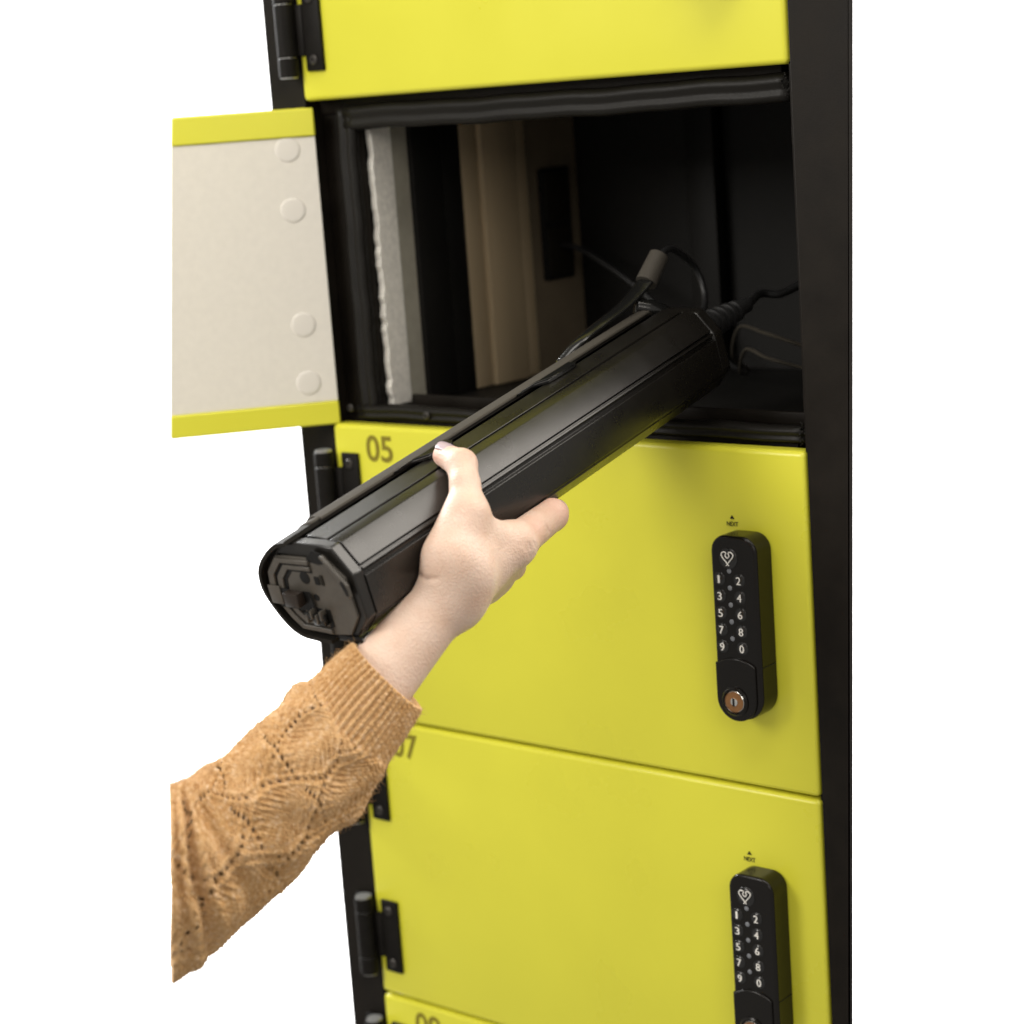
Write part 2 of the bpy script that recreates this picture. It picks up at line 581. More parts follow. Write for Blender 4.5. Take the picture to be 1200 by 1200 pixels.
cpart(box('rack_post', 0.0330, 0.0470, 0.0750, 0.1130, 0.0087, ZT - 0.013, M['interior'], bevel=0.002))
cpart(box('rack_post', 0.0330, 0.0450, 0.1135, 0.1400, 0.0087, ZT - 0.013, M['interior'], bevel=0.002))
for (y0, y1, x1) in ((0.1412, 0.1640, 0.0440), (0.1645, 0.2120, 0.0480), (0.2125, 0.2330, 0.0430)):
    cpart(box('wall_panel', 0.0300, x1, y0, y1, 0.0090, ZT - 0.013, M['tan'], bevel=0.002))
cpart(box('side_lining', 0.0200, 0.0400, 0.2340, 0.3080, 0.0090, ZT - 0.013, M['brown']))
cpart(box('back_lining', 0.0200, 0.2790, 0.3100, 0.3130, 0.0087, ZT - 0.013, M['interior']))
cpart(box('rack_post', 0.1750, 0.2050, 0.2920, 0.3095, 0.0090, ZT - 0.013, M['interior'], bevel=0.002))
sk = cpart(box('power_socket', 0.0402, 0.0460, 0.2480, 0.2900, 0.0930, 0.1950, M['interior'], bevel=0.002))
for z in (0.1185, 0.1690):
    b = box('socket_well', 0.0454, 0.0475, 0.2510, 0.2850, z - 0.022, z + 0.022, M['ink'], bevel=0.0008)
    b.parent = sk


# ------------------------------------------------------------------ hinges
def hinge(z0, z1, flip=False):
    root = box('hinge', 0.0105, 0.0292, -0.0042, -0.0006, z0, z1, M['hinge'], bevel=0.0008)   # leaf on the door
    cpart(root)
    def sub(o):
        o.parent = root
        return o
    bm = bmesh.new()
    cz = [z0 - 0.004, z0 + 0.012, z1 - 0.012, z1 + 0.001]
    for a, b in zip(cz, cz[1:]):
        lathe(bm, (-0.0055, -0.0085, a + 0.0003), (0, 0, 1), [(0.0078, 0), (0.0084, 0.0008), (0.0084, b - a - 0.0014), (0.0078, b - a - 0.0006)], 28)
    sub(from_bm('barrel', bm, M['hinge'], angle=35))
    sub(cyl('hinge_pin', (-0.0055, -0.0085, z0 - 0.0045), (-0.0055, -0.0085, z1 + 0.0024), 0.0070, M['steel'], n=24))
    sub(box('frame_leaf', -0.0245, -0.0100, -0.0010, 0.0036, z0 + 0.001, z1 - 0.001, M['hinge'], bevel=0.0008))
    sub(box('door_knuckle', 0.0032, 0.0104, -0.0050, -0.0007, z0 + 0.013, z1 - 0.013, M['hinge'], bevel=0.0006))
    for z in (z0 + 0.009, z1 - 0.009):
        bm = bmesh.new()
        lathe(bm, (0.0200, -0.0043, z), (0, -1, 0), [(0.0042, 0), (0.0042, 0.0008), (0.0030, 0.0018), (0.0016, 0.0018), (0.0014, 0.0006)], 20)
        sub(from_bm('screw', bm, M['dark_steel'], angle=35))
        bm = bmesh.new()
        lathe(bm, (-0.0208, -0.0012, z), (0, -1, 0), [(0.0034, 0), (0.0034, 0.0008), (0.0024, 0.0016), (0.0012, 0.0016), (0.0011, 0.0006)], 20)
        sub(from_bm('screw', bm, M['dark_steel'], angle=35))
    return root


# ------------------------------------------------------------------ keypad lock (at the height of the 05 door)
def outline(x0, x1, z0, z1, rt, rb, n=10):
    p = []
    for cx, cz, r, a0 in ((x1 - rt, z1 - rt, rt, 0), (x0 + rt, z1 - rt, rt, 90), (x0 + rb, z0 + rb, rb, 180), (x1 - rb, z0 + rb, rb, 270)):
        for k in range(n + 1):
            a = math.radians(a0 + 90 * k / n)
            p.append((cx + r * math.cos(a), cz + r * math.sin(a)))
    return p


def keypad(dz):
    yf = -0.0225
    KX = -0.0022
    parts = []
    root = prism('keypad_lock', outline(0.4000, 0.4392, -0.1995 + dz, -0.0610 + dz, 0.0125, 0.0185), -0.0006, yf, M['lock'], bevel=0.0022, seg=4)
    cpart(root)
    def sub(o):
        o.parent = root
        return o
    # lower cover, sitting slightly proud, its top edge arched
    pts = [(x, z) for x, z in outline(0.4003, 0.4345, -0.2002 + dz, -0.150 + dz, 0.001, 0.0168) if z < -0.165 + dz]
    low = sorted([p for p in pts if True], key=lambda p: 0)
    arch = []
    for k in range(13):
        t = k / 12
        arch.append((0.4345 - t * (0.4345 - 0.4003), -0.1578 + dz + 0.0050 * math.sin(math.pi * min(1, t * 1.08)) ** 0.8 + 0.0012 * t))
    lft = [p for p in pts if p[0] < 0.4174]
    rgt = [p for p in pts if p[0] >= 0.4174]
    lft.sort(key=lambda p: -p[1]); rgt.sort(key=lambda p: p[1])
    sub(prism('lower_cover', arch + lft + rgt, -0.0190, yf - 0.0019, M['lock'], bevel=0.0010, seg=3))
    sub(box('cover_seam', 0.4394, 0.43955, -0.0205, -0.0030, -0.1585 + dz, -0.1578 + dz, M['bat_dark']))
    # key cylinder
    bm = bmesh.new()
    lathe(bm, (0.4165, yf - 0.0017, -0.1850 + dz), (0, -1, 0), [(0.0112, 0), (0.0112, 0.0010), (0.0098, 0.0021), (0.0090, 0.0021), (0.0088, 0.0008)], 40)
    sub(from_bm('cylinder_collar', bm, M['lock'], angle=30))
    bm = bmesh.new()
    lathe(bm, (0.4165, yf - 0.0019, -0.1850 + dz), (0, -1, 0), [(0.0086, 0), (0.0086, 0.0014), (0.0082, 0.0018), (0.0078, 0.0008)], 40)
    sub(from_bm('cylinder_ring', bm, M['chrome'], angle=30))
    sub(cyl('key_disc', (0.4165, yf - 0.0020, -0.1850 + dz), (0.4165, yf - 0.0034, -0.1850 + dz), 0.0076, M['brass'], n=36))
    bm = bmesh.new()
    lathe(bm, (0.4165, yf - 0.0032, -0.1850 + dz), (0, -1, 0), [(0.0031, 0), (0.0031, 0.0008), (0.0024, 0.0013)], 24)
    sub(from_bm('key_plug', bm, M['chrome'], angle=30))
    sub(box('keyhole', 0.4158, 0.4172, yf - 0.0049, yf - 0.0043, -0.1880 + dz, -0.1820 + dz, M['bat_dark']))
    # buttons with numerals
    for k, ch in enumerate('1234567890'):
        x = 0.4070 if k % 2 == 0 else 0.4240
        z = -0.0936 - (k // 2) * 0.01275 + dz
        bm = bmesh.new()
        lathe(bm, (x, yf + 0.0002, z), (0, -1, 0), [(0.0050, 0), (0.0050, 0.0004), (0.0045, 0.0010), (0.0042, 0.0006), (0.0041, 0.0007), (0.0030, 0.0012), (0.0012, 0.0014)], 24)
        sub(from_bm('button', bm, M['button'], smooth=True))
        d = lettering('numeral', ch, x, yf - 0.00155, z, 0.0036 if ch != '1' else 0.0016, 0.0058, M['white_print'], root, twice=0.00035)
    # round emblem button: two looped strokes crossing at the foot
    bm = bmesh.new()
    lathe(bm, (0.4155, yf + 0.0002, -0.0778 + dz), (0, -1, 0), [(0.0078, 0), (0.0078, 0.0005), (0.0072, 0.0011), (0.0066, 0.0006), (0.0064, 0.0008), (0.0040, 0.0013)], 32)
    sub(from_bm('emblem_button', bm, M['button'], smooth=True))
    bm = bmesh.new()
    for s in (-1, 1):
        c = [(0.0010 * s, 0, -0.0052), (0.0001 * s, 0, -0.0040), (-0.0012 * s, 0, -0.0022), (-0.0036 * s, 0, 0.0010),
             (-0.0042 * s, 0, 0.0034), (-0.0026 * s, 0, 0.0050), (-0.0008 * s, 0, 0.0042), (-0.0014 * s, 0, 0.0022), (-0.0002 * s, 0, 0.0004)]
        add_tube(bm, catmull([Vector((0.4155 + a * 1.2, yf - 0.00155, -0.0778 + dz + b)) for a, _, b in c], 6), 0.00042, 6)
    sub(from_bm('emblem', bm, M['white_print'], smooth=True))
    for k in range(5):
        bm = bmesh.new()
        lathe(bm, (0.4156, yf + 0.0001, -0.0872 - k * 0.0127 + dz), (0, -1, 0), [(0.0019, 0), (0.0019, 0.0003), (0.0013, 0.0006), (0.0005, 0.0007)], 18)
        sub(from_bm('indicator_light', bm, M['led'], smooth=True))
    # printed arrow and word on the door above
    me = bpy.data.meshes.new('arrow_mark')
    me.from_pydata([(0.4040, -0.0012, -0.0535 + dz), (0.4082, -0.0012, -0.0535 + dz), (0.4061, -0.0012, -0.0505 + dz)], [], [(0, 1, 2)])
    sub(link('arrow_mark', me, M['ink']))
    lettering('printed_word', 'NEXT', 0.4062, -0.0012, -0.0572 + dz, 0.0100, 0.0034, M['ink'], root, bold=0.02)
    root.location.x += KX
    return root


# ------------------------------------------------------------------ doors
def closed_door(z1, number, keypad_dz, hinges):
    z0 = z1 - H
    bm = bmesh.new()
    add_box(bm, 0.0, W, -0.0006 + 0.0, 0.0170, z0 + 0.0018, z1 - 0.0004, 0.0042, 5)
    o = cpart(from_bm('door', bm, M['yellow'], angle=60))
    o.location.y += 0.0
    if number:
        lettering('door_number', number, 0.0532, -0.0010, z1 - 0.0196, 0.0300, 0.0225, M['print'], o, bold=0.018)
    for (a, b) in hinges:
        hinge(a, b)
    keypad(keypad_dz)
    return o


closed_door(2 * H + G, '01', 2 * H + G, [(H + G + 0.0255, H + G + 0.0925)])
closed_door(0.0, '05', 0.0, [(-0.0915, -0.0245), (-H + 0.0255, -H + 0.0925)])
closed_door(-H, '07', -H, [(-H - 0.0915, -H - 0.0245), (-2 * H + 0.0255, -2 * H + 0.0925)])
closed_door(-2 * H, '09', -2 * H, [(-2 * H - 0.0915, -2 * H - 0.0245)])

# the open door, swung out about 131 degrees; local x runs out from the hinge edge, y through its thickness
ang = math.atan2(-0.109, -0.0935)
DM = Matrix.Translation((0.0070, 0.0030, 0)) @ Matrix.Rotation(ang, 4, 'Z')
zt, zb = 0.2640, -0.0010


def reach(z):
    return 0.1165 + (0.261 - z) * (0.1437 - 0.1165) / 0.2615


def slab(name, x0, z0, z1, y0, y1, material, bevel, dx=0.0):
    pts = [(x0, z0), (reach(z0) + dx, z0), (reach(z1) + dx, z1), (x0, z1)]
    o = prism(name, pts, y0, y1, material, bevel=bevel, seg=3)
    o.data.transform(DM)
    return o


# on this leaf the side seen from the camera (the inside) is local -y or +y, found from the view
ls = 1.0 if (DM.to_3x3() @ Vector((0, 1, 0))).dot(Vector((1.24, -1.24, 0))) > 0 else -1.0
od = cpart(slab('door', 0.0045, zb, zt, -ls * 0.0190, -ls * 0.0030, M['yellow'], 0.002))
od['label'] = 'door swung wide open showing its cream inner board'
for nm, a, b, mt in (('top_flange', 0.2405, zt - 0.0003, 'yellow'), ('bottom_flange', zb + 0.0003, 0.0192, 'yellow')):
    f = slab(nm, 0.0001, a, b, -ls * 0.0029, ls * 0.0008, M[mt], 0.0016, -0.0002)
    f.parent = od
f = slab('inner_board', 0.0006, 0.0193, 0.2404, -ls * 0.0029, -ls * 0.0009, M['cream'], 0.0004, -0.0002)
f.parent = od
for z in (0.2310, 0.1812, 0.0855, 0.0362):
    bm = bmesh.new()
    lathe(bm, (0.0240, -ls * 0.0009, z), (0, ls, 0), [(0.0104, 0), (0.0102, 0.0003), (0.0094, 0.0006), (0.0070, 0.0007), (0.0030, 0.00075)], 36)
    o = from_bm('plug_cap', bm, M['cap'], angle=50)
    o.data.transform(DM)
    o.parent = od

# ------------------------------------------------------------------ battery
BN = Vector((0.3395, -0.3674, -0.0284))
BA = Vector((0.0328, 0.9685, 0.2470)).normalized()
BW = (Vector((0, 0, 1)) - BA * BA.z).normalized()
BU = BA.cross(BW)
BMAT = Matrix(((BU.x, BA.x, BW.x, BN.x), (BU.y, BA.y, BW.y, BN.y), (BU.z, BA.z, BW.z, BN.z), (0, 0, 0, 1)))
bat = tag(empty('battery_pack'), 'long black bicycle battery pack being pulled out of the open compartment', 'battery')
bat.matrix_world = BMAT
mm = 0.001


def mmpts(p):
    return [(x * mm, z * mm) for x, z in p]


# aluminium extrusion: facets with sunk joint lines (x across, z up, in mm)
body = [(-13, 26.5), (-5.6, 26.5), (-5.0, 31.4), (12.8, 30.7), (13.0, 28.4), (15.2, 28.4), (15.4, 30.5), (24.0, 29.8), (25.2, 29.2),
        (36.0, 15.5), (33.6, 13.6), (34.6, 12.2), (37.0, 14.2), (37.9, 12.6), (35.4, 10.6), (35.6, 8.6), (38.5, 8.4),
        (39.5, -16.6), (38.9, -18.2), (37.6, -18.6), (37.0, -20.2), (37.2, -20.9), (26.2, -31.6), (24.2, -33.0), (11, -35.2), (-20, -34.0), (-20, 0)]
body = body[:-1] + [(-20.5, -10), (-20.5, 20)]
o = prism('casing', mmpts(body), 0.0105, 0.392, M['bat'], bat, bevel=0.0005)
# plastic shell wrapping the back of the pack, ending in a hood at the near end
def shell_curve(t):
    P = [(-12.2, 32.6), (-22, 30.2), (-35, 21.6), (-44.4, 11.0), (-47.0, 0.0), (-44.2, -11.2), (-33.2, -27.2), (-22.2, -34.6), (-10, -36.4), (6, -36.9)]
    return P
outer = [(v.x, v.z) for v in catmull([Vector((x, 0, z)) for x, z in shell_curve(0)], 5)]
inner = []
for i, p in enumerate(outer):
    a = Vector(outer[min(i + 1, len(outer) - 1)]) - Vector(outer[max(i - 1, 0)])
    nrm = Vector((-a.y, a.x)).normalized()
    inner.append((p[0] + nrm.x * 2.8, p[1] + nrm.y * 2.8))
bm = bmesh.new()
sec = outer + inner[::-1]
secs = []
for (y, k, dx, dz) in ((-0.0035, 0.985, 0, 0), (-0.0020, 0.998, 0, 0), (0.02, 1, 0, 0), (0.396, 1, 0, 0)):
    secs.append([bm.verts.new(((x * k + dx) * mm, y, (z * k + dz) * mm)) for x, z in sec])
for a, b in zip(secs, secs[1:]):
    for i in range(len(sec)):
        bm.faces.new((a[i], a[(i + 1) % len(sec)], b[(i + 1) % len(sec)], b[i]))
n = len(outer)
for S in (secs[0], secs[-1]):
    for i in range(n - 1):
        bm.faces.new((S[i], S[i + 1], S[2 * n - 2 - i], S[2 * n - 1 - i]))
from_bm('back_shell', bm, M['bat_shell'], bat, angle=40)
# raised lip rail along the top of the shell, with a dark channel beside it
prism('top_rail', mmpts([(-30, 26.6), (-24, 31.4), (-19.5, 34.0), (-11.0, 33.6), (-10.4, 32.0), (-12.0, 31.2)]), 0.030, 0.385, M['bat_rail'], bat, bevel=0.0006)
prism('rail_end', mmpts([(-29, 26.8), (-23, 30.8), (-15.0, 33.8), (-12.2, 33.6), (-12.2, 31.4)]), 0.022, 0.031, M['bat_rail'], bat, bevel=0.0015)
box('channel_strip', -0.0118, -0.0058, 0.012, 0.386, 0.0266, 0.0272, M['bat_dark'], bat)
for (y0, y1) in ((0.098, 0.150), (0.226, 0.285)):
    pts = [(-0.0100, y0), (-0.0092, y0 + 0.016), (-0.0020, y0 + 0.026), (-0.0005, y1 - 0.004), (-0.0030, y1), (-0.0100, y1)]
    prism('latch_clip', pts, 0.0316, 0.0340, M['bat_gloss'], bat, bevel=0.0009, axis='z')
    pts = [(-0.0088, y0 + 0.004), (-0.0080, y0 + 0.019), (-0.0012, y0 + 0.030), (-0.0008, y1 - 0.006), (-0.0030, y1 - 0.004), (-0.0036, y0 + 0.034), (-0.0092, y0 + 0.020)]
    prism('latch_edge', pts, 0.0341, 0.0349, M['bat_gloss'], bat, bevel=0.0003, axis='z')
# yellow-lit underside strip is bare casing; far end cap
prism('far_cap', mmpts([(-20, 29.6), (24.0, 29.2), (37.2, 12.2), (38.6, -17.4), (25, -32.4), (11, -34.8), (-22, -34.0), (-33, -26.5), (-43.6, -11), (-45.6, 0), (-43.8, 10.6), (-34.6, 21)]), 0.3925, 0.4040, M['bat'], bat, bevel=0.002)

# near end cap: collar, recessed plate and fittings
collar = [(-6, 30.2), (13, 30.6), (24.0, 29.8), (37.6, 12.4), (39.0, -17.6), (25.0, -32.8), (11, -34.8), (-21, -33.6), (-31.5, -26.4), (-42.5, -10.8), (-44.4, 0), (-42.8, 10.4), (-33.6, 20.4), (-21, 28)]
cap = prism('end_cap', mmpts(collar), 0.0018, 0.0102, M['bat'], bat, bevel=0.0010)


def capsub(o):
    o.parent = cap
    return o


plate = [(-28, 20.5), (2, 21.2), (8, 25.5), (16.5, 24.2), (31.5, 10.5), (33.0, -16.0), (22.5, -29.8), (8, -31.5), (-20, -30.4), (-28.5, -23), (-38.5, -9.5), (-40.2, 0), (-38.6, 9.5)]
capsub(prism('face_plate', mmpts(plate), -0.0002, 0.0019, M['bat_plastic'], bevel=0.0006))


def inset_band(k0, k1, x_max, cx, cz):
    """U-shaped ridge following the rounded side of the plate"""
    src = [(3, 21.2), (-28, 20.5), (-38.6, 9.5), (-40.2, 0), (-38.5, -9.5), (-28.5, -23), (-20, -30.4), (8, -31.2)]
    f = lambda p, k: (cx + (p[0] - cx) * k, cz + (p[1] - cz) * k)
    A = [f(p, k0) for p in src]
    B = [f(p, k1) for p in src]
    return A + B[::-1]


for k0, k1, y in ((0.96, 0.84, -0.0022), (0.78, 0.67, -0.0019)):
    capsub(prism('contour_ridge', mmpts(inset_band(k0, k1, 0, 3, -4)), y, -0.0001, M['bat_plastic'], bevel=0.0004))
for k0, k1 in ((0.835, 0.785), (0.665, 0.605)):
    capsub(prism('contour_groove', mmpts(inset_band(k0, k1, 0, 3, -4)), -0.0006, -0.0003, M['bat_dark']))


def endbox(name, x0, x1, z0, z1, y0, y1, mt, bev=0.0006):
    return capsub(box(name, x0 * mm, x1 * mm, y0 * mm, y1 * mm, z0 * mm, z1 * mm, M[mt], bevel=bev))


endbox('slot_recess', -33, -2, -15, -1.5, -2.45, -2.25, 'bat_dark', 0)
endbox('latch_tongue', -21, -8, -10.5, -1.0, -9.0, -2.5, 'bat_tongue', 0.0008)
endbox('latch_stop', -40, -29, -13, 0, -3.4, -2.3, 'bat_plastic')
endbox('contact_window', 3.5, 7.5, 3.6, 9.0, -0.7, -0.3, 'bat_dark', 0)
endbox('contact_window', 9.0, 11.5, 3.8, 10.6, -0.9, -0.3, 'ink', 0)
capsub(cyl('screw_hole', (-0.0052, -0.0006, 0.0072), (-0.0052, 0.0, 0.0072), 0.0042, M['bat_dark'], n=24))
capsub(cyl('screw_hole', (0.0005, -0.0006, -0.0058), (0.0005, 0.0, -0.0058), 0.0023, M['bat_dark'], n=20))
# connector: dark bay with star-shaped pins
endbox('connector_bay', -9.5, 9.5, -25.5, -13.5, -1.0, -0.3, 'bat_dark', 0)
endbox('connector_block', -4, 7, -23.5, -15.5, -5.2, -1.0, 'bat_gloss', 0.0010)
for k in range(4):
    endbox('contact_blade', -8 + 4.3 * k, -6.6 + 4.3 * k, -22 + (k % 2) * 3, -15.5 + (k % 2) * 3, -6.4, -1.0, 'bat_plastic', 0.0004)
capsub(cyl('connector_pin', (-0.0065, -0.0060, -0.0165), (-0.0065, -0.0005, -0.0165), 0.0024, M['bat_gloss'], n=18))
# corner key bracket at the upper edge of the cap
capsub(prism('corner_recess', mmpts([(1.5, 21.6), (9, 27.5), (16, 26.0), (20.5, 20.5), (12, 18.0), (3.5, 19.4)]), -0.0008, -0.0003, M['bat_dark']))
capsub(prism('corner_bracket', mmpts([(15.5, 24.6), (18.2, 26.0), (34.4, 7.2), (35.0, -1.0), (32.0, -3.0), (30.0, 6.0)]), -0.0030, -0.0003, M['bat_plastic'], bevel=0.0008))
capsub(prism('bracket_slot', mmpts([(29.0, 9.0), (31.2, 10.2), (34.0, 4.4), (33.6, -0.4), (32.2, 0.5)]), -0.0034, -0.0031, M['bat_dark']))
endbox('collar_notch', 10, 30, -34.6, -31.0, -0.6, 1.6, 'bat_dark', 0.0006)
# plug in the far end with ribbed strain relief: a separate charging lead
BI = BMAT


def bw(x, y, z):
    return BMAT @ Vector((x * mm, y * mm, z * mm))


lead = tag(empty('charging_cable', bw(12, 405, 8)), 'black charging cable with ribbed boot plugged into the far end of the battery', 'cable')


def keep(o, root):
    o.parent = root
    o.matrix_parent_inverse = Matrix.Translation(-Vector(root.location))
    return o


bm = bmesh.new()
d = (bw(17, 470, 7) - bw(12, 405, 9))
Ld = d.length
prof = [(0.0115, 0.0), (0.0120, 0.006)]
for k in range(5):
    a = 0.008 + k * 0.0085
    r = 0.0118 - k * 0.0009
    prof += [(r - 0.003, a), (r - 0.003, a + 0.0028), (r, a + 0.0038), (r, a + 0.0070), (r - 0.003, a + 0.0080)]
prof += [(0.0062, 0.053), (0.0058, 0.062), (0.0040, 0.064)]
lathe(bm, bw(12, 404.2, 9), d, prof, 28)
keep(from_bm('strain_relief', bm, M['cable'], angle=35), lead)
keep(tube('cord', [bw(17, 467, 7), bw(12, 492, 6), (0.3775, 0.120, 0.0975), (0.3905, 0.1405, 0.1060)], 0.0032, M['cable'], n=12), lead)

# second lead: glossy lever strap rising off the shell, grey ferrule and thin cord
lead2 = tag(empty('locking_strap', bw(-31, 322, 31)), 'glossy black strap with grey ferrule and thin cord rising behind the battery', 'strap')
ctrl = [(-36, 306, 24), (-31, 322, 32), (-29, 345, 36), (-26, 372, 40), (-24.5, 392, 45), (-24, 410, 52)]
bm = bmesh.new()
pts = catmull([bw(*p) for p in ctrl], 10)
rings = []
for i, p in enumerate(pts):
    t = (pts[min(i + 1, len(pts) - 1)] - pts[max(i - 1, 0)]).normalized()
    sx = BU
    up = sx.cross(t).normalized()
    hw = 0.0045 + 0.0035 * (i / len(pts))
    rings.append([bm.verts.new(p + sx * (hw * math.cos(a)) + up * (0.0028 * math.sin(a))) for a in [2 * math.pi * k / 16 for k in range(16)]])
for a, b in zip(rings, rings[1:]):
    for k in range(16):
        bm.faces.new((a[k], a[(k + 1) % 16], b[(k + 1) % 16], b[k]))
bm.faces.new(rings[0][::-1]); bm.faces.new(rings[-1])
keep(from_bm('strap', bm, M['bat_gloss'], smooth=True), lead2)
bm = bmesh.new()
pts = catmull([bw(-24, 386, 36), bw(-15, 395, 30), bw(-10, 402, 22), bw(-10, 405, 10)], 8)
add_tube(bm, pts, 0.0070, 16)
keep(from_bm('strap_root', bm, M['bat_gloss'], smooth=True), lead2)
keep(cyl('ferrule', bw(-24, 404, 48), bw(-23.5, 425, 62), 0.0082, M['bat_rail'], r1=0.0074), lead2)
keep(tube('cord', [bw(-23.5, 424, 61), (0.3262, 0.048, 0.1395), (0.3238, 0.066, 0.1340), (0.3236, 0.0860, 0.1200), (0.3300, 0.0860, 0.1000), (0.3400, 0.0650, 0.0860), bw(2, 404.5, 10)], 0.0026, M['cable'], n=10), lead2)

# loose leads lying in the compartment
tag(tube('floor_cable', [(0.4152, 0.1000, 0.0425), (0.3930, 0.1150, 0.0420), (0.3500, 0.1400, 0.0440), (0.3100, 0.1700, 0.0460), (0.27, 0.22, 0.020), (0.25, 0.26, 0.0112)], 0.0015, M['grey_cable'], n=10),
    'thin grey cable leading low to the side wall of the compartment', 'cable')
tag(tube('floor_cable', [(0.4090, 0.1105, 0.0570), (0.3800, 0.1300, 0.0585), (0.3280, 0.1700, 0.0600), (0.2850, 0.2000, 0.0600), (0.25, 0.24, 0.03), (0.24, 0.28, 0.0112)], 0.0015, M['grey_cable'], n=10),
    'thin grey cable leading to the side wall just below the ribbed boot', 'cable')
tag(tube('socket_cable', [(0.0480, 0.268, 0.125), (0.075, 0.268, 0.118), (0.130, 0.262, 0.090), (0.180, 0.258, 0.055), (0.215, 0.262, 0.030), (0.235, 0.270, 0.0125)], 0.0028, M['cable'], n=10),
    'black mains cable hanging from the wall socket inside the compartment', 'cable')

# ------------------------------------------------------------------ person: right hand and forearm
person = tag(empty('person', (0.30, -0.49, -0.22)), "person's bare right hand gripping the battery, forearm in a tan lace-knit sleeve", 'person')


J = dict(tip=(0.3573, -0.2576, 0.0366), ip=(0.3793, -0.2664, 0.0339), tmid=(0.3897, -0.2764, 0.0231), tmcp=(0.3970, -0.2850, 0.0078),
         tcmc=(0.3972, -0.3020, -0.0171), wr=(0.3936, -0.2985, -0.0434), cuff=(0.3851, -0.3520, -0.0777), fore=(0.3700, -0.3845, -0.1072),
         imcp=(0.3989, -0.2442, -0.0215), ipip=(0.3868, -0.1885, -0.0142), mmcp=(0.3842, -0.2348, -0.0350), mpip=(0.3631, -0.1883, -0.0340),
         rmcp=(0.3725, -0.2343, -0.0465), rpip=(0.3536, -0.1942, -0.0513), lmcp=(0.3644, -0.2379, -0.0546), lpip=(0.3495, -0.2067, -0.0608))
J = {k: np.array(v) for k, v in J.items()}
npm = lambda v: np.array(v[:])
bl = lambda x, y, z: npm(bw(x, y, z))
RIGHT = npm(cam.matrix_basis.to_3x3() @ Vector((1, 0, 0)))
UP = npm(cam.matrix_basis.to_3x3() @ Vector((0, 1, 0)))
FWD = npm(vd)

lo = np.array([0.285, -0.490, -0.215])
hi = np.array([0.435, -0.150, 0.060])
STEP = 0.00125
dims = np.ceil((hi - lo) / STEP).astype(int) + 1
gx, gy, gz = [lo[i] + STEP * np.arange(dims[i]) for i in range(3)]
GX, GY, GZ = np.meshgrid(gx, gy, gz, indexing='ij')
PTS = np.stack([GX, GY, GZ], -1).astype(np.float32)


FAR = 0.03


def block(a, b, r):
    """index box of the grid around a segment"""
    i0 = np.clip(np.floor((np.minimum(a, b) - r - FAR - lo) / STEP).astype(int), 0, dims - 1)
    i1 = np.clip(np.ceil((np.maximum(a, b) + r + FAR - lo) / STEP).astype(int) + 1, 1, dims)
    return tuple(slice(p, q) for p, q in zip(i0, i1))


def cone(a, b, ra, rb):
    """signed distance to a tapered capsule"""
    a, b = np.asarray(a, np.float32), np.asarray(b, np.float32)
    out = np.full(PTS.shape[:3], FAR, np.float32)
    bx_ = block(a, b, max(ra, rb))
    X = PTS[bx_] - a
    ab = b - a
    t = np.clip((X @ ab) / max(float(ab @ ab), 1e-12), 0, 1)
    d = X - t[..., None] * ab
    out[bx_] = np.minimum(np.sqrt((d * d).sum(-1)) - (ra + (rb - ra) * t), FAR)
    return out


def ball(c, r):
    return cone(c, np.asarray(c) + 1e-5, r, r)


def smin(a, b, k):
    h = np.clip(0.5 + 0.5 * (b - a) / k, 0, 1)
    return b + (a - b) * h - k * h * (1 - h)


def chain(names, radii):
    f = None
    for (a, b), (ra, rb) in zip(zip(names, names[1:]), zip(radii, radii[1:])):
        c = cone(a, b, ra, rb)
        f = c if f is None else smin(f, c, 0.003)
    return f


armdir = J['wr'] - J['cuff']; armdir /= np.linalg.norm(armdir)
perp = np.cross(armdir, FWD); perp /= np.linalg.norm(perp)
# forearm and wrist: two bones side by side
F0 = J['fore'] - armdir * 0.01 + FWD * 0.004
off = perp * 0.0085
S = smin(cone(F0 + off, J['wr'] + off * 0.9 - armdir * 0.008, 0.0175, 0.0160), cone(F0 - off, J['wr'] - off * 0.15 - armdir * 0.012, 0.0182, 0.0145), 0.012)
# the forearm runs on inside the sleeve
S = smin(S, cone(F0, (0.3440, -0.4400, -0.1550), 0.020, 0.0235), 0.010)
# palm
S = smin(S, cone(J['wr'], J['imcp'], 0.0165, 0.0130), 0.014)
S = smin(S, cone(J['wr'] + FWD * 0.006 + perp * 0.002, J['mmcp'], 0.0155, 0.0120), 0.012)
S = smin(S, cone(J['wr'] + FWD * 0.012 + perp * 0.006, J['rmcp'], 0.0135, 0.0115), 0.012)
S = smin(S, cone(J['wr'] + FWD * 0.015 + perp * 0.009, J['lmcp'], 0.0125, 0.0110), 0.012)
# thenar mass and web
S = smin(S, cone(J['wr'], J['tcmc'], 0.0170, 0.0165), 0.014)
S = smin(S, cone(J['tcmc'], J['tmcp'], 0.0165, 0.0125), 0.012)
S = smin(S, cone(J['tmcp'] * .75 + J['tcmc'] * .25, J['imcp'], 0.0110, 0.0100), 0.014)
# thumb
th = chain([J['tmcp'], J['tmid'], J['ip'], J['tip']], [0.0122, 0.0095, 0.0098, 0.0078])
S = smin(S, th, 0.006)
